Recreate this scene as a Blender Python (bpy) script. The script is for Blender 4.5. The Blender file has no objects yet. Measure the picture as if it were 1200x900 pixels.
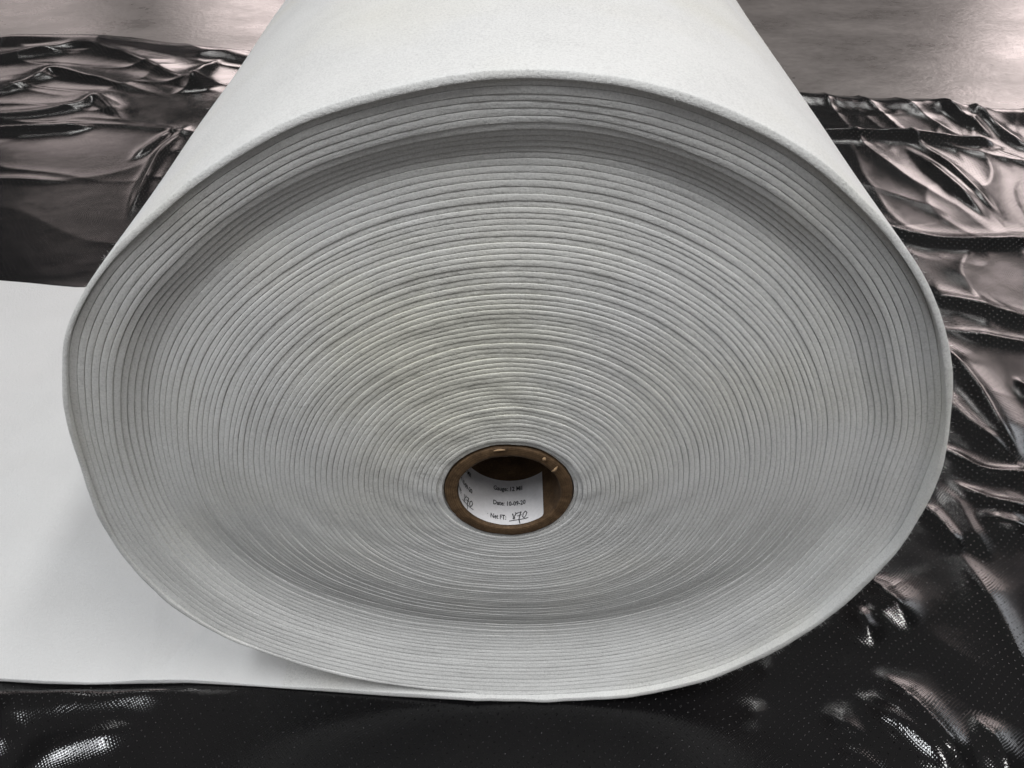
import bpy, math, random
import numpy as np
from math import sin, cos, tan, pi, radians, atan2, hypot

rnd = random.Random(7)
nrs = np.random.RandomState(11)
scene = bpy.context.scene
COL = scene.collection

# ------------------------------------------------------------------ camera
CAM_Y, CAM_Z = -0.55, 0.953
PITCH = radians(39.862)
FOC = 1000.0                       # focal length in photograph pixels (1200 wide)
cam = bpy.data.cameras.new('camera')
cam.sensor_width = 36.0
cam.lens = FOC / 1200 * 36.0
cam.shift_x = -2 / 1200
cam.clip_start = 0.02
cam.clip_end = 200
camo = bpy.data.objects.new('camera', cam)
camo.location = (0, CAM_Y, CAM_Z)
camo.rotation_euler = (radians(90) - PITCH, 0, 0)
COL.objects.link(camo)
scene.camera = camo

# ------------------------------------------------------------------ light of the hall, with added fill
world = bpy.data.worlds.new('World')
scene.world = world
world.use_nodes = True
bg = world.node_tree.nodes['Background']
bg.inputs['Color'].default_value = (1.0, 0.985, 0.975, 1)
bg.inputs['Strength'].default_value = 0.075

def area(name, loc, target, sx, sy, power, color):
    l = bpy.data.lights.new(name, 'AREA')
    l.shape = 'RECTANGLE'; l.size = sx; l.size_y = sy
    l.energy = power; l.color = color
    o = bpy.data.objects.new(name, l)
    o.location = loc
    d = [t - s for t, s in zip(target, loc)]
    from mathutils import Vector
    o.rotation_euler = Vector(d).to_track_quat('-Z', 'Y').to_euler()
    COL.objects.link(o)
    return o

COOL = (1.0, 0.985, 0.965)
# added overhead fill panel, two rows of lamps, an added fill row in front
area('overhead_fill', (0, 2.6, 4.6), (0, 2.6, 0), 9, 9, 29, (1.0, 0.985, 0.97))
area('ceiling_lamp_or_fill', (-1.35, -1.2, 3.9), (-1.35, -1.2, 0), 0.34, 1.9, 78, (0.95, 0.97, 1.0))
area('ceiling_lamp_or_fill', (1.45, -1.2, 3.9), (1.45, -1.2, 0), 0.34, 1.9, 78, COOL)
area('ceiling_lamp_or_fill', (-2.3, 4.6, 3.9), (-2.3, 4.6, 0), 1.0, 0.30, 22, COOL)
area('ceiling_lamp_or_fill', (2.35, 4.6, 3.9), (2.35, 4.6, 0), 1.0, 0.30, 22, COOL)
area('ceiling_lamp_or_fill', (-1.35, -3.7, 3.9), (-1.35, -3.7, 0), 0.30, 1.2, 11, (0.93, 0.94, 1.0))  # this pair is added front fill to brighten the end face
area('ceiling_lamp_or_fill', (1.45, -3.7, 3.9), (1.45, -3.7, 0), 0.30, 1.2, 11, (0.93, 0.94, 1.0))
# added glow panels standing in for the bright far side of the hall
WARM = (1.0, 0.845, 0.82)
for (x, y, z, w, h, p) in ((-2.5, 8.5, 2.0, 1.3, 2.2, 44), (-4.7, 8.2, 2.0, 1.2, 2.0, 13), (-6.9, 7.6, 2.1, 1.2, 1.8, 9),
                           (4.9, 7.4, 2.4, 1.2, 3.0, 64), (6.6, 6.4, 3.2, 1.3, 4.4, 78), (8.0, 4.8, 3.4, 1.3, 4.2, 60)):
    area('far_glow_panel', (x, y, z), (0, 0, 0.3), w, h, p, WARM if y > 5 else (0.93, 0.95, 1.0))

scene.render.engine = 'CYCLES'
scene.cycles.use_denoising = True
scene.cycles.max_bounces = 8
scene.view_settings.view_transform = 'Standard'
scene.view_settings.look = 'None'
scene.view_settings.gamma = 1
scene.view_settings.use_curve_mapping = False
scene.view_settings.exposure = 0.0

# ------------------------------------------------------------------ helpers
def ground(px, py, z=0.0):
    """photograph pixel -> point on the floor plane"""
    u = (px - 602) / FOC; v = (450 - py) / FOC
    dy = cos(PITCH) + v * sin(PITCH); dz = -sin(PITCH) + v * cos(PITCH)
    t = (z - CAM_Z) / dz
    return u * t, CAM_Y + dy * t

def mesh_obj(name, verts, faces, mats, parent=None, smooth=True, midx=None):
    me = bpy.data.meshes.new(name)
    me.from_pydata([tuple(v) for v in verts], [], faces)
    if not isinstance(mats, (list, tuple)): mats = [mats]
    for m in mats: me.materials.append(m)
    if smooth: me.polygons.foreach_set('use_smooth', [True] * len(me.polygons))
    if midx is not None: me.polygons.foreach_set('material_index', midx)
    me.update()
    o = bpy.data.objects.new(name, me)
    COL.objects.link(o)
    if parent: o.parent = parent
    return o

def grid_obj(name, P, mat, parent=None):
    """P: (n, m, 3) array of points"""
    n, m = P.shape[:2]
    me = bpy.data.meshes.new(name)
    idx = np.arange(n * m).reshape(n, m)
    q = np.stack([idx[:-1, :-1], idx[1:, :-1], idx[1:, 1:], idx[:-1, 1:]], -1).reshape(-1, 4)
    me.vertices.add(n * m)
    me.vertices.foreach_set('co', P.reshape(-1).astype(np.float32))
    me.loops.add(q.size)
    me.loops.foreach_set('vertex_index', q.reshape(-1).astype(np.int32))
    me.polygons.add(len(q))
    me.polygons.foreach_set('loop_start', (np.arange(len(q)) * 4).astype(np.int32))
    me.polygons.foreach_set('loop_total', np.full(len(q), 4, np.int32))
    me.materials.append(mat)
    me.update(calc_edges=True)
    me.polygons.foreach_set('use_smooth', [True] * len(q))
    o = bpy.data.objects.new(name, me)
    COL.objects.link(o)
    if parent: o.parent = parent
    return o

class Noise2:
    """smooth 2-D gradient noise on arrays"""
    def __init__(self, seed):
        r = np.random.RandomState(seed)
        a = r.rand(256) * 2 * pi
        self.gx, self.gy = np.cos(a), np.sin(a)
        self.p = r.permutation(256)
    def __call__(self, x, y):
        x, y = np.broadcast_arrays(np.asarray(x, float), np.asarray(y, float))
        xi = np.floor(x).astype(int); yi = np.floor(y).astype(int)
        xf, yf = x - xi, y - yi
        def g(ix, iy, dx, dy):
            h = self.p[(self.p[ix & 255] + iy) & 255]
            return self.gx[h] * dx + self.gy[h] * dy
        u = xf ** 3 * (xf * (xf * 6 - 15) + 10); v = yf ** 3 * (yf * (yf * 6 - 15) + 10)
        a = g(xi, yi, xf, yf); b = g(xi + 1, yi, xf - 1, yf)
        c = g(xi, yi + 1, xf, yf - 1); d = g(xi + 1, yi + 1, xf - 1, yf - 1)
        return ((a * (1 - u) + b * u) * (1 - v) + (c * (1 - u) + d * u) * v) * 1.5

def smooth(a, b, x):
    t = np.clip((x - a) / (b - a), 0, 1)
    return t * t * (3 - 2 * t)

# ------------------------------------------------------------------ materials
class NT:
    def __init__(self, name):
        self.m = bpy.data.materials.new(name)
        self.m.use_nodes = True
        self.t = self.m.node_tree
        self.b = self.t.nodes['Principled BSDF']
    def n(self, typ, **kw):
        nd = self.t.nodes.new(typ)
        for k, v in kw.items():
            if k in nd.inputs.keys() if isinstance(k, str) else False: nd.inputs[k].default_value = v
            else: setattr(nd, k, v)
        return nd
    def l(self, a, b): self.t.links.new(a, b)
    def math(self, op, a, b=None, c=None):
        nd = self.t.nodes.new('ShaderNodeMath'); nd.operation = op
        for i, v in enumerate((a, b, c)):
            if v is None: continue
            if isinstance(v, (int, float)): nd.inputs[i].default_value = v
            else: self.l(v, nd.inputs[i])
        return nd.outputs[0]
    def noise(self, vec, scale, detail=2, rough=0.5):
        nd = self.t.nodes.new('ShaderNodeTexNoise')
        nd.inputs['Scale'].default_value = scale; nd.inputs['Detail'].default_value = detail
        nd.inputs['Roughness'].default_value = rough
        self.l(vec, nd.inputs['Vector'])
        return nd.outputs['Fac']
    def ramp(self, fac, stops):
        nd = self.t.nodes.new('ShaderNodeValToRGB')
        e = nd.color_ramp.elements
        while len(e) < len(stops): e.new(0.5)
        for el, (p, c) in zip(e, stops): el.position = p; el.color = (*c, 1)
        self.l(fac, nd.inputs['Fac'])
        return nd.outputs['Color']
    def coords(self, scale=(1, 1, 1), rot=0):
        tc = self.t.nodes.new('ShaderNodeTexCoord')
        mp = self.t.nodes.new('ShaderNodeMapping')
        mp.inputs['Scale'].default_value = scale
        mp.inputs['Rotation'].default_value = (0, 0, rot)
        self.l(tc.outputs['Object'], mp.inputs['Vector'])
        return mp.outputs['Vector']
    def bump(self, height, strength, dist, prev=None):
        nd = self.t.nodes.new('ShaderNodeBump')
        nd.inputs['Strength'].default_value = strength; nd.inputs['Distance'].default_value = dist
        self.l(height, nd.inputs['Height'])
        if prev is not None: self.l(prev, nd.inputs['Normal'])
        return nd.outputs['Normal']

def fabric_material(name, tint, bump_k=1.0, rough=0.92, spec=0.25):
    k = NT(name)
    v = k.coords()
    n1 = k.noise(v, 480, 3, 0.6); n2 = k.noise(v, 1300, 2, 0.6); n3 = k.noise(v, 14, 3, 0.55)
    t = tint
    mixed = k.math('ADD', k.math('MULTIPLY', n1, 0.45), k.math('ADD', k.math('MULTIPLY', n2, 0.40), k.math('MULTIPLY', n3, 0.15)))
    c = k.ramp(mixed, [(0.36, tuple(0.80 * x for x in t)), (0.5, t), (0.64, tuple(min(1, 1.10 * x) for x in t))])
    yl = k.n('ShaderNodeMix', data_type='RGBA', blend_type='MULTIPLY')
    k.l(k.ramp(k.noise(v, 5.5, 2, 0.5), [(0.48, (0, 0, 0)), (0.72, (1, 1, 1))]), yl.inputs[0])
    k.l(c, yl.inputs[6]); yl.inputs[7].default_value = (1.0, 0.99, 0.95, 1)
    # faint yellow stain on the end face, up and left of the core
    ds = k.n('ShaderNodeVectorMath', operation='DISTANCE'); k.l(v, ds.inputs[0]); ds.inputs[1].default_value = (-0.06, 0.015, 0.50)
    sn = k.math('SUBTRACT', k.math('ADD', ds.outputs['Value'], k.math('MULTIPLY', k.noise(v, 22, 3, 0.6), 0.09)), 0.045)
    mr = k.n('ShaderNodeMapRange'); mr.interpolation_type = 'SMOOTHSTEP'; k.l(sn, mr.inputs[0])
    mr.inputs[1].default_value = 0.16; mr.inputs[2].default_value = 0.03; mr.inputs[3].default_value = 0; mr.inputs[4].default_value = 0.75
    st = k.n('ShaderNodeMix', data_type='RGBA', blend_type='MULTIPLY'); k.l(mr.outputs[0], st.inputs[0])
    k.l(yl.outputs[2], st.inputs[6]); st.inputs[7].default_value = (1.0, 0.985, 0.86, 1)
    k.l(st.outputs[2], k.b.inputs['Base Color'])
    k.b.inputs['Roughness'].default_value = rough
    k.b.inputs['Specular IOR Level'].default_value = spec
    k.b.inputs['Sheen Weight'].default_value = 0.15
    nb = k.bump(n1, 0.7 * bump_k, 0.0009)
    nb = k.bump(n2, 0.7 * bump_k, 0.0004, nb)
    k.l(nb, k.b.inputs['Normal'])
    return k.m

M_FABRIC = fabric_material('white_felt', (0.805, 0.81, 0.795))
M_FIBRE = fabric_material('white_fibre', (0.82, 0.83, 0.82), 0.0)

def tail_material():
    k = NT('white_heat_set_felt')
    v = k.coords()
    n1 = k.noise(v, 420, 3, 0.6); n3 = k.noise(v, 9, 3, 0.5)
    c = k.ramp(k.math('ADD', k.math('MULTIPLY', n1, 0.4), k.math('MULTIPLY', n3, 0.6)), [(0.3, (0.77, 0.775, 0.77)), (0.7, (0.83, 0.835, 0.83))])
    k.l(c, k.b.inputs['Base Color'])
    r = k.math('ADD', k.math('MULTIPLY', n3, 0.25), 0.36)
    k.l(r, k.b.inputs['Roughness'])
    nb = k.bump(k.noise(v, 260, 3, 0.6), 0.6, 0.0014)
    nb = k.bump(n1, 0.6, 0.0008, nb)
    nb = k.bump(k.noise(v, 900, 2, 0.7), 0.8, 0.0006, nb)
    k.l(nb, k.b.inputs['Normal'])
    return k.m
M_TAIL = tail_material()

def card_material():
    k = NT('brown_cardboard')
    v = k.coords()
    n1 = k.noise(v, 60, 4, 0.6); n2 = k.noise(v, 500, 2, 0.6)
    c = k.ramp(k.math('ADD', k.math('MULTIPLY', n1, 0.6), k.math('MULTIPLY', n2, 0.4)),
               [(0.33, (0.070, 0.040, 0.018)), (0.5, (0.135, 0.080, 0.038)), (0.68, (0.23, 0.145, 0.075))])
    sp = k.n('ShaderNodeSeparateXYZ'); k.l(v, sp.inputs[0])
    dx = k.math('SUBTRACT', sp.outputs[0], -0.0048); dz = k.math('SUBTRACT', sp.outputs[2], 0.3413)
    rad = k.math('SQRT', k.math('ADD', k.math('MULTIPLY', dx, dx), k.math('MULTIPLY', dz, dz)))
    ply = k.math('SINE', k.math('ADD', k.math('MULTIPLY', rad, 2 * pi / 0.0021), k.math('MULTIPLY', n1, 5.0)))
    mp_ = k.n('ShaderNodeMix', data_type='RGBA', blend_type='MULTIPLY')
    k.l(k.math('MULTIPLY_ADD', ply, 0.3, 0.3), mp_.inputs[0]); k.l(c, mp_.inputs[6]); mp_.inputs[7].default_value = (0.5, 0.46, 0.42, 1)
    k.l(mp_.outputs[2], k.b.inputs['Base Color'])
    k.b.inputs['Roughness'].default_value = 0.75
    k.l(k.bump(n2, 0.6, 0.0006), k.b.inputs['Normal'])
    return k.m
M_CARD = card_material()

def simple(name, col, rough):
    k = NT(name)
    n = k.noise(k.coords(), 300, 2, 0.5)
    k.l(k.ramp(n, [(0.3, tuple(0.93 * x for x in col)), (0.7, col)]), k.b.inputs['Base Color'])
    k.b.inputs['Roughness'].default_value = rough
    return k.m
M_PAPER = simple('white_label_paper', (0.80, 0.79, 0.80), 0.6)
M_INK = simple('black_label_ink', (0.02, 0.02, 0.025), 0.6)

def plastic_material():
    k = NT('black_embossed_film')
    v = k.coords()
    # staggered emboss dots and a finer woven emboss
    sep = k.n('ShaderNodeSeparateXYZ'); wn = k.n('ShaderNodeTexNoise'); wn.inputs['Scale'].default_value = 9; k.l(v, wn.inputs['Vector'])
    wm = k.n('ShaderNodeVectorMath', operation='MULTIPLY_ADD'); k.l(wn.outputs['Color'], wm.inputs[0]); wm.inputs[1].default_value = (0.035, 0.035, 0); k.l(k.coords(rot=radians(8)), wm.inputs[2])
    k.l(wm.outputs[0], sep.inputs[0])
    X, Y = sep.outputs[0], sep.outputs[1]
    def dots(pitch, edge0, edge1):
        a = k.math('COSINE', k.math('MULTIPLY', k.math('ADD', X, Y), 2 * pi / pitch / 1.414))
        b = k.math('COSINE', k.math('MULTIPLY', k.math('SUBTRACT', X, Y), 2 * pi / pitch / 1.414))
        s = k.math('MULTIPLY', k.math('ADD', a, 1), k.math('ADD', b, 1))     # 0..4
        return k.math('SMOOTHSTEP' if False else 'SUBTRACT', s, edge0)
    big = k.math('MAXIMUM', dots(0.0085, 3.35, 4.0), 0.0)
    fine = dots(0.0030, 0.0, 4.0)
    n1 = k.noise(v, 30, 4, 0.6); n2 = k.noise(v, 6, 3, 0.5)
    nb = k.bump(n1, 0.12, 0.003)
    nb = k.bump(fine, 0.35, 0.00007, nb)
    nb = k.bump(big, 1.0, 0.0022, nb)
    k.l(nb, k.b.inputs['Normal'])
    c = k.ramp(n2, [(0.3, (0.004, 0.004, 0.0045)), (0.7, (0.007, 0.0065, 0.007))])
    tip_glint = k.math('MULTIPLY', k.math('GREATER_THAN', big, 0.22), k.math('SUBTRACT', k.noise(v, 120, 2, 0.6), 0.42))  # dot sparkle painted in as lighter grey on the raised tips
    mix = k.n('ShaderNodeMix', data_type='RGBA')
    k.l(k.math('MULTIPLY', k.math('MAXIMUM', tip_glint, 0.0), 0.75), mix.inputs[0]); k.l(c, mix.inputs[6]); mix.inputs[7].default_value = (0.30, 0.29, 0.30, 1)
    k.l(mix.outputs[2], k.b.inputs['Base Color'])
    k.l(k.math('ADD', k.math('MULTIPLY', n1, 0.10), 0.07), k.b.inputs['Roughness'])
    k.b.inputs['IOR'].default_value = 1.52
    return k.m
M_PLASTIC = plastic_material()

def floor_material():
    k = NT('polished_concrete')
    v = k.coords(scale=(0.8, 1.2, 1))
    n1 = k.noise(v, 3.0, 6, 0.62); n2 = k.noise(v, 45, 4, 0.65); n3 = k.noise(k.coords(), 16, 2, 0.5)
    c = k.ramp(k.math('ADD', k.math('MULTIPLY', n1, 0.7), k.math('MULTIPLY', n2, 0.3)),
               [(0.32, (0.15, 0.135, 0.125)), (0.5, (0.23, 0.21, 0.20)), (0.7, (0.31, 0.285, 0.27))])
    vor = k.n('ShaderNodeTexVoronoi'); vor.inputs['Scale'].default_value = 7.0
    k.l(k.coords(), vor.inputs['Vector'])
    speck = k.math('LESS_THAN', vor.outputs['Distance'], 0.035)
    mix = k.n('ShaderNodeMix', data_type='RGBA')
    k.l(k.math('MULTIPLY', speck, 0.7), mix.inputs[0]); k.l(c, mix.inputs[6]); mix.inputs[7].default_value = (0.03, 0.027, 0.025, 1)
    k.l(mix.outputs[2], k.b.inputs['Base Color'])
    k.l(k.math('ADD', k.math('MULTIPLY', n1, 0.50), k.math('MULTIPLY', n2, 0.15)), k.b.inputs['Roughness'])
    n4 = k.noise(k.coords(scale=(0.7, 1.3, 1)), 120, 3, 0.65)
    nb = k.bump(n2, 0.25, 0.005)
    nb = k.bump(n4, 0.15, 0.002, nb)
    k.l(nb, k.b.inputs['Normal'])
    return k.m
M_FLOOR = floor_material()

# ------------------------------------------------------------------ floor
fl = mesh_obj('floor', [(-14, -8, -0.014), (14, -8, -0.014), (14, 16, -0.014), (-14, 16, -0.014)], [(0, 1, 2, 3)], M_FLOOR, smooth=False)
fl['kind'] = 'structure'
fl['label'] = 'grey beige polished concrete floor behind the black sheet'

# ------------------------------------------------------------------ roll outline (real radii round the core, metres)
CORE_Y = 0.0165                 # the core lies this far behind the outermost turn
CX, CZ0 = -0.0048, CAM_Z - 0.5939
CZ = CAM_Z - 0.5939 * (1 + CORE_Y / 0.55)
OUT = [(115.5, .3918), (107.5, .3914), (100.1, .3936), (93.3, .3959), (88.7, .3975), (84.8, .3991), (80.1, .4001), (73.1, .3996),
       (68.4, .3997), (63.1, .3999), (58.5, .3991), (50, .3985), (42, .398), (34, .397), (27.3, .3964), (20, .3954), (15, .3944), (5.1, .395), (-3.7, .3947),
       (-11.2, .3921), (-21.7, .3895), (-33, .3881), (-43.6, .3885), (-53.6, .3845), (-57.8, .384), (-65.4, .3763), (-73.2, .3673),
       (-81.2, .3616), (-89.4, .3575), (-98, .3575), (-106, .3597), (-122.5, .3688), (-132.9, .3810), (-140.9, .3930), (-150.1, .4005), (-159.5, .4030),
       (-167.5, .4014), (-176.7, .3965), (174, .3948), (163.1, .3978), (158.6, .4), (151.2, .4005), (145.3, .4000), (141.1, .3969),
       (135.3, .3920), (128.8, .3890), (122.8, .3886), (117.7, .3891)]
_a = np.radians([p[0] for p in OUT]); _r = np.array([p[1] for p in OUT])
_x, _z = _r * np.cos(_a), _r * np.sin(_a) + CZ0 - CZ
_a, _r = np.arctan2(_z, _x), np.hypot(_x, _z)
def fourier(order, lam=2e-4):
    A = [np.ones_like(_a)]
    reg = [0]
    for n in range(1, order + 1):
        A += [np.cos(n * _a), np.sin(n * _a)]; reg += [n ** 2 * lam] * 2
    A = np.array(A).T
    c = np.linalg.solve(A.T @ A + np.diag(reg), A.T @ _r)
    def f(phi):
        s = np.full_like(phi, c[0])
        for n in range(1, order + 1): s = s + c[2 * n - 1] * np.cos(n * phi) + c[2 * n] * np.sin(n * phi)
        return s
    return f
R_fine, R_soft = fourier(12), fourier(4)

NW = 70                      # turns of fabric
RC = 0.0630                  # core radius outside
LEN = 0.90                   # roll length
PHI0 = radians(-97)
th = 1 + 0.11 * nrs.randn(NW + 1).clip(-1.6, 1.6)
th[-14:] *= 1.10
th[NW - 1] = 1.45
G = np.concatenate([[0], np.cumsum(th[:NW])])
def Gf(w): return np.interp(w, np.arange(NW + 1), G)

NZ1, NZ2, NZ3, NZ4 = Noise2(1), Noise2(2), Noise2(3), Noise2(4)
offs = 0.00022 * nrs.randn(NW + 2).clip(-1.7, 1.7)
offs[-8:] *= 0.6
for q in range(3, NW - 14, 3):            # pairs of turns standing proud
    offs[q] -= 0.0004 * nrs.rand()
offs[0:3] += [0.005, 0.002, 0.0]
for q in (22, 35, 44, 50): offs[q] += 0.0006

def dish(u, phi):
    """how far the edge of a turn lies behind the outermost one; u = turns from the outside"""
    low = smooth(-0.15, 0.95, -np.sin(phi)); up = smooth(0.0, 0.9, np.sin(phi))
    crease = 0.022 + 0.002 * up + 0.014 * low - 0.005 * smooth(0.5, 1.0, np.cos(phi))
    lip = 0.0042
    body = CORE_Y - 0.002 + 0.004 * low
    y = np.where(u < 1, lip * smooth(0.0, 1.0, u), lip + 0.0008 * np.clip(u - 1, 0, 4))
    k = smooth(4.8, 12.0, u)
    y = np.where(u > 5, (lip + 0.0032) * (1 - k) + crease * k, y)
    # at the bottom the outer turns lean out evenly
    y = y * (1 - low) + low * crease * np.sin(0.5 * pi * np.clip(u, 0, 22) / 22)
    k2 = np.clip((u - 13 - 9 * low) / 24.0, 0, 1)
    k2 = 1 - (1 - k2) ** 1.6
    return y * (1 - k2) + body * k2

def turn_geom(w, a, phi):
    """outer radius and front position along the spiral; w = turns from the core (float arrays)"""
    s = np.clip(w / NW, 0, 1)
    Rb = R_soft(phi) * (1 - s ** 3) + R_fine(phi) * s ** 3
    ratio = Gf(np.full_like(a, NW - 1.0)) / G[NW]
    Rb = (RC + (Rb - RC) * ratio) * (1 - smooth(0, 0.07, a)) + Rb * smooth(0, 0.07, a)
    T = (Rb - RC) / Gf(NW - 1 + a)
    r = RC + T * Gf(w)
    cx, cz = np.cos(phi), np.sin(phi)
    r = r + np.where(w > NW - 1, 1, 0) * smooth(0, .1, a) * smooth(1, .9, a) * (0.0012 * NZ2(phi * 3.1, phi * 0 + 5.5) + 0.0005 * NZ2(phi * 9.0, phi * 0 + 1.5))
    # slow waviness shared by neighbouring turns, pressed kinks on the right side
    amp = 0.0009 * smooth(0.05, 0.5, s)
    r = r + amp * NZ1(cx * 3.1 + 7 + w * 0.16, cz * 3.1 + w * 0.13)
    r = r + 0.0011 * smooth(0.72, 0.9, s) * NZ4(phi * 4.2 + w * 0.03, w * 0.10 + 3.3) * smooth(0, .06, a) * smooth(1, .94, a)
    right = smooth(0.55, 0.95, np.cos(phi + 0.1)) * smooth(0.62, 0.9, s)
    r = r + 0.0016 * right * np.sin(phi * 17 + w * 0.05) * smooth(1.0, 0.97, s)
    return r

def turn_front(w, a, phi):
    k = np.floor(np.minimum(w, NW - 1e-6)).astype(int)
    f = smooth(0.8, 1.0, w - k)
    o = offs[k] * (1 - f) + offs[k + 1] * f
    u = NW - w                     # 0 at the very end of the spiral
    uu = np.maximum(u - 1 + a * 0, 0) + 0.0
    # step from one turn to the next happens near the bottom seam
    uk = (NW - 1 - k) * (1 - f) + np.maximum(NW - 2 - k, 0) * f
    y = dish(uk.astype(float), phi)
    cx, cz = np.cos(phi), np.sin(phi)
    calm = 1 - 0.75 * smooth(-0.15, 0.95, -np.sin(phi))
    y = y + calm * 0.0010 * NZ2(cx * 3.0 + w * 0.12, cz * 3.0 + 3 - w * 0.10) + calm * 0.00014 * NZ3(phi * 23 + k * 7.3, w * 0.9)
    lipwave = np.where(k >= NW - 1, 1.0, 0.0)
    y = y + lipwave * (0.0016 * NZ4(phi * 4.5, w * 0 + 2.2) + 0.0006 * NZ4(phi * 13, w * 0 + 9.1))
    # the last turn stands further out on its way down the right side and under the roll
    y = y - np.where(k >= NW - 1, 1.0, 0.0) * 0.0078 * smooth(0.42, 0.80, a)
    return y + o * (0.35 + 0.65 * calm)

roll = bpy.data.objects.new('fabric_roll', None)
roll.location = (0, 0, 0)
COL.objects.link(roll)
roll['label'] = 'large roll of thick white felt fabric on a cardboard core, end face towards the viewer'
roll['category'] = 'fabric roll'

NA = 420
def ring_mesh(k):
    na = NA
    a = np.linspace(0, 1, na + 1)
    phi = PHI0 - 2 * pi * a
    w = k + a
    ro = turn_geom(w, a, phi)
    ri = turn_geom(np.maximum(w - 1, 0.0), a, phi) if k > 0 else np.full_like(a, RC)
    # loose V between the turns
    gap = (1 - 0.75 * smooth(-0.15, 0.95, -np.sin(phi))) * (0.00020 + 0.00026 * np.clip(NZ3(np.cos(phi) * 2 + k * 3.7, np.sin(phi) * 2 + k), 0, 1))
    ri = ri + gap; ro = np.maximum(ro - 0.00005, ri + 0.0004)
    y = turn_front(np.minimum(w, k + 1 - 1e-4), a, phi)
    t = ro - ri
    outer = k == NW - 1
    low = smooth(-0.15, 0.95, -np.sin(phi))
    ci = np.minimum(0.0006, t * 0.3) if outer else None
    c = np.minimum((0.0010 if outer else 0.00048) * (1 - (0.2 if outer else 0.55) * low), t * 0.46)
    uu = np.full_like(a, NW - 1 - k, dtype=float)
    sl = (dish(uu + 0.5, phi) - dish(np.maximum(uu - 0.5, 0), phi)) * np.where(uu > 12.5, 0.95, 0.35 + 0.6 * low) * (0.0 if outer else 1.0)
    j = lambda s: nrs.randn(na + 1) * s * (1 - 0.7 * low)
    bev = 0.0009 * np.sin(phi) if outer else 0.0
    yi, yo = y + 0.5 * sl - 0.0 * a + np.maximum(-bev, 0), y - 0.5 * sl + np.maximum(bev, 0)
    y = 0.5 * (yi + yo) - 0.0004 * (1 if outer else 0)
    ci = c if ci is None else ci
    inner = [(ri, np.maximum(np.full_like(a, yy), yi + 4 * ci)) for yy in np.linspace(LEN, 0.012, 90)] if outer else [(ri, np.full_like(a, LEN))]
    prof = inner + [(ri, yi + 3.2 * ci), (ri + 0.06 * ci, yi + ci * 0.8), (ri + 0.30 * ci, yi + 0.33 * ci + j(7e-5)), (ri + ci, yi + 0.02 * ci + j(0.7e-4)),
            (ri + 0.5 * t, y - 0.05 * c + j(0.8e-4)),
            (ro - c, yo + 0.02 * c + j(0.7e-4)), (ro - 0.30 * c, yo + 0.33 * c + j(7e-5)), (ro - 0.05 * c, yo + 0.8 * c)]
    if outer:
        for yy in np.concatenate([[0.010, 0.016], np.linspace(0.024, LEN, 24)]):
            wv = 0.0016 * NZ4(np.cos(phi) * 2.2 + 5, np.sin(phi) * 2.2 + yy * 5.0) * smooth(0.0, 0.12, np.full_like(a, yy)) * smooth(1.0, 0.9, a)
            prof.append((ro + wv - 0.0008 * smooth(0, .1, np.full_like(a, yy)), np.maximum(np.full_like(a, yy), yo + c * 1.6)))
    else:
        prof += [(ro, y + 3.2 * c), (ro, np.full_like(a, LEN))]
    m = len(prof)
    P = np.zeros((na + 1, m, 3))
    for i, (r, yy) in enumerate(prof):
        P[:, i, 0] = CX + r * np.cos(phi); P[:, i, 1] = yy; P[:, i, 2] = CZ + r * np.sin(phi)
    return P
for k in range(NW - 1):
    P = ring_mesh(k)
    grid_obj('wrap', np.concatenate([P, P[:, :1]], 1), M_FABRIC, roll)      # closed at the far end
last = ring_mesh(NW - 1)

# tail: the end of the fabric, unrolled over the sheet to the left
T_END = 0.0053
R_END = float(R_fine(np.array([PHI0]))[0])
x_end = CX + R_END * cos(PHI0)
def tail_edge(pts, z):
    g = sorted(ground(x, y, z) for x, y in pts)
    return np.array([p[0] for p in g]), np.array([p[1] for p in g])
fx, fy = tail_edge([(-60, 796), (0, 797), (50, 800), (100, 801), (160, 800), (220, 799), (300, 803)], 0.004)
bx, by = tail_edge([(-60, 326), (0, 330), (88, 337)], 0.004)
y_join = float(turn_front(np.array([NW - 1e-4]), np.array([1.0]), np.array([PHI0]))[0])
fx = np.append(fx, x_end); fy = np.append(fy, y_join - 0.0003)
bx = np.append(bx, x_end); by = np.append(by, LEN)
CREASES = (((205, 775), (245, 735), .0022, .010), ((170, 790), (190, 700), .0014, .012), ((60, 640), (170, 690), .0010, .02), ((20, 560), (110, 640), .0008, .02))
def tail_top(X_, t_):
    """height of the upper side of the flat end at x, fraction t from front to back"""
    Y_ = np.interp(X_, fx, fy) + (np.interp(X_, bx, by) - np.interp(X_, fx, fy)) * t_
    z = T_END + 0.0015 + 2.0 * (0.0018 * NZ1(X_ * 5.0 + 3, Y_ * 4.0) + 0.0011 * NZ2(X_ * 11, Y_ * 9))
    for (p, q, h, wd) in CREASES:
        (x0, y0), (x1, y1) = ground(*p), ground(*q)
        L = hypot(x1 - x0, y1 - y0); tt = np.clip(((X_ - x0) * (x1 - x0) + (Y_ - y0) * (y1 - y0)) / L ** 2, 0, 1)
        z = z + 2.0 * h * np.exp(-(np.hypot(X_ - x0 - tt * (x1 - x0), Y_ - y0 - tt * (y1 - y0)) / wd) ** 2)
    return z
le = last[-1]                                              # last cross-section of the roll proper
rl = np.hypot(le[:, 0] - CX, le[:, 2] - CZ)
level = np.clip((rl - rl.min()) / (rl.max() - rl.min()), 0, 1)      # 0 = upper side, 1 = lower side
yf = le[:, 1].min()
trel = (le[:, 1] - yf) / (LEN - yf)
txs = x_end - np.concatenate([np.linspace(0, 0.9, 230)[1:], np.linspace(0.9, 1.7, 30)[1:]])
tail = np.zeros((len(txs), len(le), 3))
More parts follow.
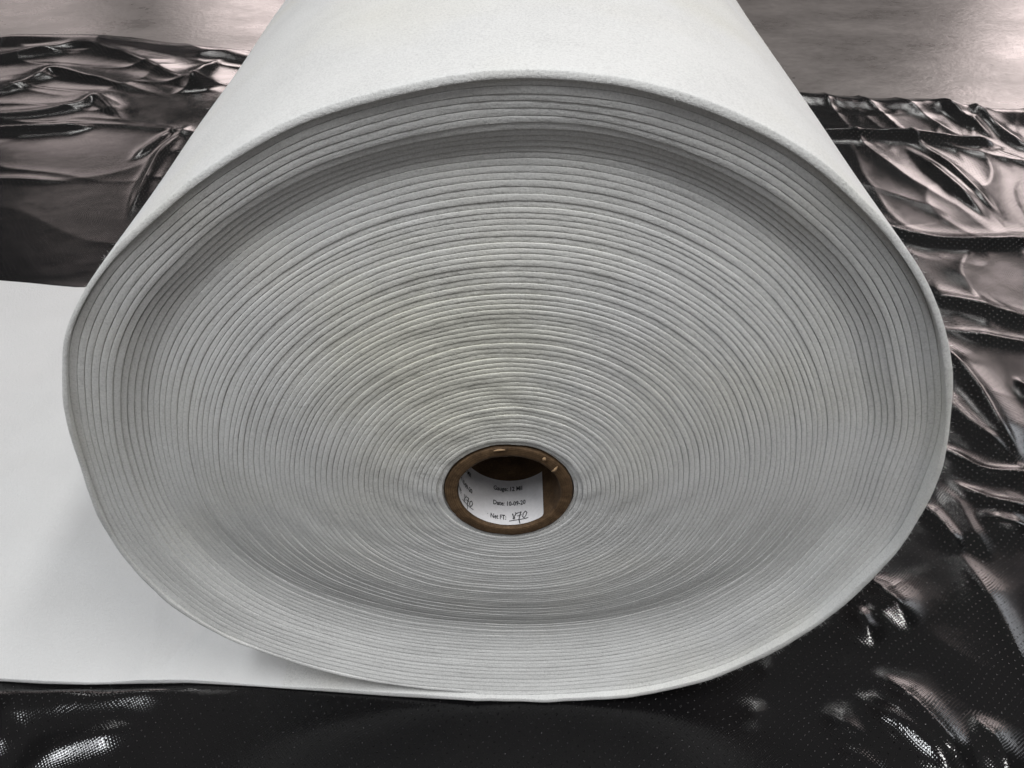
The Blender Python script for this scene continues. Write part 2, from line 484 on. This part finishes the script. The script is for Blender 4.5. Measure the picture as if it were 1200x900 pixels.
for i, x in enumerate(txs):
    f = float(smooth(0.0, 0.11, x_end - x))
    Xv = np.full(len(le), x)
    zt = tail_top(Xv, trel); zb = 0.0007
    tail[i, :, 0] = x + (le[:, 0] - le[:, 0].mean()) * (1 - f)
    F, B = np.interp(x, fx, fy), np.interp(x, bx, by)
    tail[i, :, 1] = F + trel * (B - F)
    tail[i, :, 2] = (zt + (zb - zt) * level) * f + le[:, 2] * (1 - f)
P = np.concatenate([last, tail], 0)
P = np.concatenate([P, P[:, :1]], 1)
ow = grid_obj('outer_wrap', P, M_FABRIC, roll)
ow['label'] = 'outermost turn of the fabric with its flat end lying out to the left'
ow.data.materials.append(M_TAIL)
nq = P.shape[1] - 1
mi_ = np.zeros((P.shape[0] - 1, nq), np.int32)
mi_[NA + 60:, :] = 1
ow.data.polygons.foreach_set('material_index', mi_.reshape(-1))

# ------------------------------------------------------------------ cardboard core with label
core_front = CORE_Y
RI = 0.0500
na = 180
a = np.linspace(0, 2 * pi, na + 1)
jag = 0.0006 * NZ2(np.cos(a) * 4, np.sin(a) * 4) + 0.0003 * NZ3(np.cos(a) * 12, np.sin(a) * 12)
prof = [(RI, LEN), (RI, core_front + 0.0022), (RI + 0.0006, core_front + 0.0006), (RI + 0.002, core_front), (RI + 0.005, core_front - 0.0002),
        (RI + 0.0085, core_front + 0.0002), (RC - 0.0026, core_front + 0.0001), (RC - 0.0012, core_front + 0.0009), (RC - 0.0007, core_front + 0.003), (RC - 0.0007, LEN), (RI, LEN)]
P = np.zeros((na + 1, len(prof), 3))
for i, (r, y) in enumerate(prof):
    jj = jag if 1 <= i <= 8 else 0
    rj = 0.0005 * NZ4(np.cos(a) * 3 + i * 0.3, np.sin(a) * 3) if 1 <= i <= 8 else 0
    P[:, i, 0] = CX + (r + rj) * np.cos(a); P[:, i, 2] = CZ + (r + rj) * np.sin(a); P[:, i, 1] = y + jj
core = grid_obj('core_tube', P[::-1], M_CARD, roll)
core['label'] = 'brown cardboard core tube with a white label inside'

# torn paper bits on the rim
def flake(ang, r, ln, wd, lift):
    n = 6
    vs, fs = [], []
    for i in range(n + 1):
        t = i / n
        half = wd * sin(pi * min(1, 0.12 + 0.88 * t)) * (0.8 + 0.4 * rnd.random())
        for s in (-1, 1):
            for zt in (0, 0.0005):
                rr = r - ln * t; an = ang + s * half / rr
                vs.append((CX + rr * cos(an), core_front - 0.0006 - lift * sin(t * pi * 0.8) - zt, CZ + rr * sin(an)))
    for i in range(n):
        b = i * 4
        for p, q in ((0, 1), (1, 3), (3, 2), (2, 0)): fs.append((b + p, b + q, b + 4 + q, b + 4 + p))
    fs += [(0, 1, 3, 2), (n * 4, n * 4 + 2, n * 4 + 3, n * 4 + 1)]
    return mesh_obj('torn_flap', vs, fs, M_FLAP, core)
M_FLAP = simple('torn_tan_paper', (0.42, 0.28, 0.16), 0.85)
flake(radians(40), RC - 0.003, 0.0075, 0.0016, 0.003)
flake(radians(56), RC - 0.002, 0.004, 0.0022, 0.0016)
flake(radians(98), RC - 0.001, 0.002, 0.005, 0.001)

# label: one sheet on the inner wall, print as faces of the same mesh
RL = RI - 0.0011
def on_wall(s, v, lift=0.0):
    r = RL - lift
    an = s / RL
    return (CX + r * sin(an), core_front + v, CZ - r * cos(an))
vs, fs, mi = [], [], []
S0, S1, V0, V1, RND = -0.088, 0.0385, 0.0030, 0.064, 0.004
ns, nv = 60, 24
idx = {}
for i in range(ns + 1):
    for j in range(nv + 1):
        s = S0 + (S1 - S0) * i / ns; v = V0 + (V1 - V0) * (j / nv) ** 1.5
        # rounded corner near the rim
        dx = s - (S1 - RND); dv = (V0 + RND) - v
        if dx > 0 and dv > 0:
            h = hypot(dx, dv)
            if h > RND: s = S1 - RND + dx / h * RND; v = V0 + RND - dv / h * RND
        idx[i, j] = len(vs); vs.append(on_wall(s, v))
for i in range(ns):
    for j in range(nv):
        fs.append((idx[i, j], idx[i, j + 1], idx[i + 1, j + 1], idx[i + 1, j])); mi.append(0)
def stroke(pts, wd, lift=0.0004):
    for (s0, v0), (s1, v1) in zip(pts[:-1], pts[1:]):
        L = hypot(s1 - s0, v1 - v0) or 1e-9
        n = max(1, int(L / 0.002))
        nx, nv_ = -(v1 - v0) / L * wd / 2, (s1 - s0) / L * wd / 2
        ex, ev = (s1 - s0) / L * wd * 0.3, (v1 - v0) / L * wd * 0.3
        for q in range(n):
            p0 = (s0 + (s1 - s0) * q / n - ex, v0 + (v1 - v0) * q / n - ev); p1 = (s0 + (s1 - s0) * (q + 1) / n + ex, v0 + (v1 - v0) * (q + 1) / n + ev)
            b = len(vs)
            for (p, sg) in ((p0, 1), (p0, -1), (p1, -1), (p1, 1)):
                vs.append(on_wall(p[0] + sg * nx, p[1] + sg * nv_, lift))
            fs.append((b, b + 3, b + 2, b + 1)); mi.append(1)
def text(body, s, v, size, wscale=1.0):
    cu = bpy.data.curves.new('t', 'FONT'); cu.body = body; cu.size = size; cu.resolution_u = 2; cu.offset = 0.00022
    ob = bpy.data.objects.new('t', cu); COL.objects.link(ob)
    dg = bpy.context.evaluated_depsgraph_get(); dg.update()
    me = bpy.data.meshes.new_from_object(ob.evaluated_get(dg))
    b = len(vs)
    for q in me.vertices: vs.append(on_wall(s + q.co.x * wscale, v + q.co.y, 0.0003))
    for p in me.polygons: fs.append(tuple(b + i for i in p.vertices)); mi.append(1)
    bpy.data.objects.remove(ob); bpy.data.curves.remove(cu); bpy.data.meshes.remove(me)
def hand(s, v, k=1.0):
    def S(pts, w=0.00095): stroke([(s + x * k, v + y * k) for x, y in pts], w)
    S([(0.0012, .0068), (0.0003, .0080), (0.0012, .0050), (0.0030, .0020), (0.0022, .0002), (0.0010, .0012), (0.0024, .0040), (0.0046, .0086), (0.0036, .0094)])
    S([(0.0052, .0080), (0.0066, .0088), (0.0100, .0096), (0.0086, .0050), (0.0076, -.0010), (0.0086, -.0066)])
    S([(0.0058, .0044), (0.0104, .0052)])
    S([(0.0150, .0094), (0.0124, .0064), (0.0118, .0020), (0.0134, .0004), (0.0156, .0030), (0.0168, .0070), (0.0150, .0094)])
    S([(-0.0030, -.0022), (0.0040, -.0012), (0.0180, -.0010)])
SV0 = 0.0108
for ds in (0.0, -0.0605):
    text('Net FT:', -0.0195 + ds, SV0 - 0.001, 0.0085, 0.62)
    hand(0.0032 + ds, SV0 - 0.001, 0.93)
    text('Date: 10-09-20', -0.0170 + ds, 0.0285, 0.0085, 0.66)
    text('Gauge: 12 Mil', -0.0170 + ds, 0.049, 0.0085, 0.66)
stroke([(-0.0228, .0135), (-0.0222, .0135)], 0.0006)
lab = mesh_obj('paper_label', vs, fs, [M_PAPER, M_INK], core, smooth=False, midx=mi)
lab['label'] = 'white paper label with printed date and handwritten footage'

# ------------------------------------------------------------------ black plastic sheet
EDGE = [(-160, 42), (-60, 44), (0, 43), (20, 40), (60, 42), (100, 44), (170, 47), (215, 52), (270, 57), (420, 80), (700, 100), (945, 109), (1000, 113), (1060, 116), (1090, 115), (1130, 123), (1200, 127), (1300, 130), (1420, 135)]
ge = sorted(ground(x, y, 0.006) for x, y in EDGE)
ex = np.array([p[0] for p in ge]); ey = np.array([p[1] for p in ge])
sx = np.concatenate([np.linspace(-2.3, -1.75, 50), np.linspace(-1.75, 1.75, 640)[1:], np.linspace(1.75, 2.3, 50)[1:]])
tn = np.concatenate([np.linspace(0, 1, 640)])
Yf = -1.05
EY = np.interp(sx, ex, ey)
SX = np.repeat(sx[:, None], len(tn), 1)
SY = Yf + (EY - Yf)[:, None] * tn[None]
H = np.zeros_like(SX)

def ridge(pts, h, w0, w1=None, taper=0.36, sharp=1.45):
    """raised fold along floor points; w0 = width on its near/left side, w1 on the other"""
    if w1 is None: w1 = w0
    g0 = np.array([ground(x, y, 0.0) for x, y in pts])
    ge_ = np.vstack([2 * g0[0] - g0[1], g0, 2 * g0[-1] - g0[-2]])
    g = []
    for i in range(1, len(ge_) - 2):
        p0, p1, p2, p3 = ge_[i - 1:i + 3]
        for t in np.linspace(0, 1, 7)[:-1]:
            g.append(0.5 * (2 * p1 + (p2 - p0) * t + (2 * p0 - 5 * p1 + 4 * p2 - p3) * t * t + (3 * p1 - p0 - 3 * p2 + p3) * t ** 3))
    g.append(ge_[-2]); g = np.array(g)
    pad = 4 * max(w0, w1)
    i0, i1 = np.searchsorted(sx, [g[:, 0].min() - pad, g[:, 0].max() + pad])
    if i1 - i0 < 2: return
    X_, Y_ = SX[i0:i1], SY[i0:i1]
    seg = np.hypot(*(g[1:] - g[:-1]).T); tot = seg.sum()
    best = np.full_like(X_, 1e9); bt = np.zeros_like(X_); side = np.zeros_like(X_); acc = 0
    for p, q, L in zip(g[:-1], g[1:], seg):
        dx, dy = (q - p) / L
        t = (X_ - p[0]) * dx + (Y_ - p[1]) * dy
        tc = np.clip(t, 0, L)
        d = np.hypot(X_ - p[0] - tc * dx, Y_ - p[1] - tc * dy)
        m = d < best
        best = np.where(m, d, best); bt = np.where(m, (acc + tc) / tot, bt)
        side = np.where(m, dx * (Y_ - p[1]) - dy * (X_ - p[0]), side); acc += L
    w = w0 + (w1 - w0) * smooth(-0.5 * (w0 + w1) * 0.3, 0.5 * (w0 + w1) * 0.3, side)
    tp = smooth(-0.02, max(taper, 0.01), bt) * smooth(1.02, 1 - max(taper, 0.01), bt)
    wob = 1 + 0.2 * NZ3(X_ * 5, Y_ * 5)
    w = w * (0.45 + 0.55 * tp)
    H[i0:i1] += h * tp * wob * np.exp(-((best ** 2 + 4e-6) ** 0.5 / w) ** sharp)

# broad slack of the film
wx = SX + 0.05 * NZ1(SX * 3, SY * 3); wy = SY + 0.05 * NZ2(SX * 3 + 9, SY * 3)
far = smooth(0.55, 1.3, SY) * (SX > 0) + smooth(1.25, 1.75, SY) * (SX <= 0)
H += (0.0020 + 0.006 * far) * NZ3(wx * 1.9, wy * 2.2)
H += (0.0003 + 0.0008 * far) * NZ2(wx * 4.5 + 2, wy * 4.0)
rdg = 1 - np.abs(NZ4(wx * 2.0 + 0.6 * wy * 3, wy * 2.6))
H += (0.0012 + 0.0040 * far) * (np.clip(rdg, 0, 1) ** 5)
# long stretched creases: diagonal on the right, along the fold lines on the left
g0_, g1_ = ground(1070, 176), ground(1165, 268)
dl = hypot(g1_[0] - g0_[0], g1_[1] - g0_[1]); ux, uy = (g1_[0] - g0_[0]) / dl, (g1_[1] - g0_[1]) / dl
al = wx * ux + wy * uy; ac = -wx * uy + wy * ux
cr1 = np.clip(1 - np.abs(NZ1(al * 1.6, ac * 5.5 + 3)), 0, 1) ** 7
cr2 = np.clip(1 - np.abs(NZ4(al * 2.8 + 4, ac * 11.0)), 0, 1) ** 6
mR = smooth(0.45, 0.7, SX) * smooth(0.6, 0.95, SY)
H += mR * (0.0062 * cr1 + 0.0014 * cr2)
mN = smooth(0.3, 0.55, SX) * smooth(0.75, 0.4, SY)
H += mN * 0.0022 * np.clip(1 - np.abs(NZ2(al * 1.3 + 8, ac * 5.0)), 0, 1) ** 7
cr3 = np.clip(1 - np.abs(NZ2(wx * 1.5 + 2, wy * 4.6 + wx * 0.7)), 0, 1) ** 7
mL = smooth(-0.3, -0.6, SX) * smooth(1.25, 1.6, SY)
H += mL * 0.0040 * cr3
H += 0.00006 * NZ2(wx * 26, wy * 26)

# far edge lip
dE = (EY[:, None] - SY)
lipn = 0.5 + 0.5 * NZ2(SX * 3.3 + 4, SX * 0 + 1.5)
H += (0.010 + 0.012 * lipn) * np.exp(-((dE - 0.05) / 0.045) ** 2)

# left side folds
ridge([(-120, 78), (0, 70), (60, 62), (100, 58), (150, 68), (200, 90), (245, 108)], 0.018, 0.030, 0.06, 0.05)
ridge([(-100, 118), (0, 108), (45, 92), (62, 84), (95, 90), (140, 102), (200, 116)], 0.016, 0.026, 0.05)
ridge([(-100, 142), (0, 138), (60, 131), (95, 124), (112, 117), (130, 130), (150, 150)], 0.015, 0.022, 0.04)
ridge([(-150, 160), (0, 157), (60, 153), (110, 149)], 0.020, 0.024, 0.024, 0.12)
ridge([(-100, 214), (0, 212), (50, 213), (88, 214)], 0.006, 0.010, 0.018)
ridge([(226, 145), (190, 180), (160, 235), (145, 262)], 0.012, 0.016)
ridge([(205, 150), (180, 170), (150, 190)], 0.010, 0.014)
ridge([(262, 70), (240, 85), (225, 105), (200, 112)], 0.020, 0.03)
# right side folds
ridge([(900, 165), (960, 163), (1060, 163), (1120, 168), (1175, 173)], 0.022, 0.026, 0.020, 0.1)
ridge([(1090, 117), (1115, 133), (1140, 148), (1168, 163)], 0.018, 0.018, 0.03)
ridge([(1125, 122), (1160, 145), (1200, 172), (1240, 190)], 0.016, 0.018, 0.03)
ridge([(1065, 176), (1090, 198), (1120, 225), (1160, 262)], 0.016, 0.014, 0.03)
ridge([(1085, 172), (1120, 205), (1150, 235), (1180, 262)], 0.010, 0.012, 0.02)
ridge([(1000, 262), (1060, 279), (1100, 286), (1150, 289), (1200, 287), (1300, 284)], 0.018, 0.020, 0.030, 0.06)
ridge([(1085, 350), (1130, 358), (1170, 370), (1210, 380), (1280, 392)], 0.014, 0.022, 0.03, 0.08)
ridge([(1105, 385), (1150, 396), (1200, 405), (1260, 412)], 0.008, 0.014)
ridge([(1095, 395), (1135, 448), (1155, 478), (1172, 508), (1205, 545)], 0.019, 0.022, 0.030, 0.3, sharp=1.08)
ridge([(1080, 445), (1125, 492), (1150, 512), (1195, 545)], 0.016, 0.018, 0.022, 0.3, sharp=1.08)
ridge([(1188, 440), (1215, 470), (1260, 500)], 0.012, 0.014)
ridge([(1085, 515), (1115, 532), (1150, 552), (1195, 556), (1230, 548)], 0.012, 0.016, 0.012, 0.35, sharp=1.1)
ridge([(1110, 560), (1140, 580), (1175, 592), (1225, 596)], 0.011, 0.016, 0.014, 0.38, sharp=1.1)
ridge([(1140, 600), (1170, 612), (1215, 622)], 0.010, 0.018, 0.016, 0.4, sharp=1.1)
ridge([(1072, 588), (1092, 605), (1112, 628), (1128, 650)], 0.008, 0.012, taper=0.3, sharp=1.3)
ridge([(1095, 565), (1120, 590), (1140, 625), (1165, 660)], 0.006, 0.022, taper=0.35, sharp=1.3)
ridge([(1118, 640), (1145, 680), (1170, 725), (1200, 790), (1215, 840)], 0.0062, 0.016, 0.022, 0.35, sharp=1.3)
ridge([(1005, 668), (1025, 692), (1050, 715), (1070, 745)], 0.0178, 0.026, taper=0.45, sharp=1.1)
ridge([(985, 700), (1005, 725), (1030, 765)], 0.0126, 0.022, taper=0.45, sharp=1.1)
ridge([(1022, 785), (1060, 820), (1090, 850), (1115, 880), (1150, 925)], 0.0157, 0.017, 0.020, 0.35, sharp=1.1)
ridge([(1000, 812), (1035, 838), (1065, 858), (1095, 885), (1130, 925)], 0.0147, 0.016, 0.018, 0.35, sharp=1.1)
ridge([(955, 832), (990, 852), (1025, 868)], 0.0104, 0.018, taper=0.45, sharp=1.1)
ridge([(975, 872), (1010, 893), (1050, 920)], 0.0126, 0.017, taper=0.4, sharp=1.1)
ridge([(1135, 835), (1160, 865), (1175, 890), (1185, 925)], 0.0126, 0.015, taper=0.4, sharp=1.1)
ridge([(872, 858), (882, 838), (896, 818)], 0.0083, 0.016, taper=0.45)
ridge([(880, 776), (895, 786), (912, 796)], 0.0104, 0.014, taper=0.45)
# front left folds
ridge([(-60, 840), (20, 834), (80, 828), (150, 818), (235, 805)], 0.0095, 0.024, 0.020, 0.25, sharp=1.4)
ridge([(-40, 815), (10, 817), (60, 816), (130, 812)], 0.0056, 0.012, 0.012, 0.3)
ridge([(5, 920), (50, 888), (85, 873), (130, 862), (180, 850)], 0.0084, 0.018, 0.020, 0.35, sharp=1.4)
ridge([(-60, 880), (-10, 870), (30, 862)], 0.0067, 0.022, taper=0.3)

# weighed down under roll and tail
inX = smooth(0.40, 0.28, np.abs(SX - 0.0))
inY = smooth(-0.05, 0.03, SY) * smooth(LEN + 0.10, LEN + 0.01, SY)
under_roll = inX * inY
fyS = np.interp(sx, fx, fy)[:, None]; byS = np.interp(sx, bx, by)[:, None]
under_tail = smooth(-0.012, 0.004, SY - fyS) * smooth(-0.025, -0.002, byS - SY) * (SX < 0.0)
under_tail = np.where(SX < 0, smooth(-0.014, 0.0, SY - fyS) * smooth(-0.03, -0.004, byS - SY), 0)
press = np.clip(1 - np.maximum(under_roll, under_tail), 0, 1)
H = H * press
H -= H.min() * 0
H = np.where(press < 0.02, np.minimum(H, 0), H)
calm = smooth(0.5, 0.25, np.abs(SX - 0.05)) * smooth(0.05, -0.1, SY)      # lies flat in front of the roll
H = H * (1 - 0.8 * calm)
base = -0.0008
Z = base + np.maximum(H, -0.008)
Z = np.where(dE < 0.004, np.minimum(Z, Z), Z)
top = np.stack([SX, SY, Z], -1)
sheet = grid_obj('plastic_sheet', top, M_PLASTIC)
sol = sheet.modifiers.new('film', 'SOLIDIFY'); sol.thickness = 0.0006; sol.offset = -1
sheet['label'] = 'creased glossy black plastic sheet spread under the fabric roll'
sheet['category'] = 'plastic sheet'

# ------------------------------------------------------------------ loose fibres standing off the outer turn
vs, fs = [], []
def hair(p, d, ln, wd):
    d = np.array(d); d /= np.linalg.norm(d)
    q = np.array(p, float); side = np.cross(d, nrs.randn(3)); side /= np.linalg.norm(side) + 1e-9
    up = np.cross(d, side); bend = nrs.randn(3) * 0.5
    b = len(vs)
    n = 3
    for i in range(n + 1):
        t = i / n; ww = wd * (1 - 0.7 * t)
        for an in (0, 2.09, 4.19):
            vs.append(tuple(q + side * cos(an) * ww + up * sin(an) * ww))
        d2 = d + bend * t; d2 = d2 / np.linalg.norm(d2); q = q + d2 * ln / n
    for i in range(n):
        for j in range(3):
            fs.append((b + i * 3 + j, b + i * 3 + (j + 1) % 3, b + i * 3 + 3 + (j + 1) % 3, b + i * 3 + 3 + j))
nsd = last.shape[0]
for _ in range(5200):
    i = nrs.randint(nsd - 1); phi = PHI0 - 2 * pi * i / NA
    if sin(phi) < -0.8: continue
    front = nrs.rand() < 0.45
    j = 89 + (nrs.randint(4, 9) if front else nrs.randint(9, 30))
    p = last[i, j] + (last[i, j + 1] - last[i, j]) * nrs.rand() + (last[i + 1, j] - last[i, j]) * nrs.rand()
    out = np.array([cos(phi), 0, sin(phi)])
    dirv = out * (0.25 + 0.6 * nrs.rand()) + nrs.randn(3) * 0.5
    if front: dirv += np.array([0, -0.6, 0])
    hair(p - out * 0.0004, dirv, 0.0015 + 0.0035 * nrs.rand() ** 2, 0.00007)
fz = mesh_obj('loose_fibres', vs, fs, M_FIBRE, roll)
fz['kind'] = 'stuff'
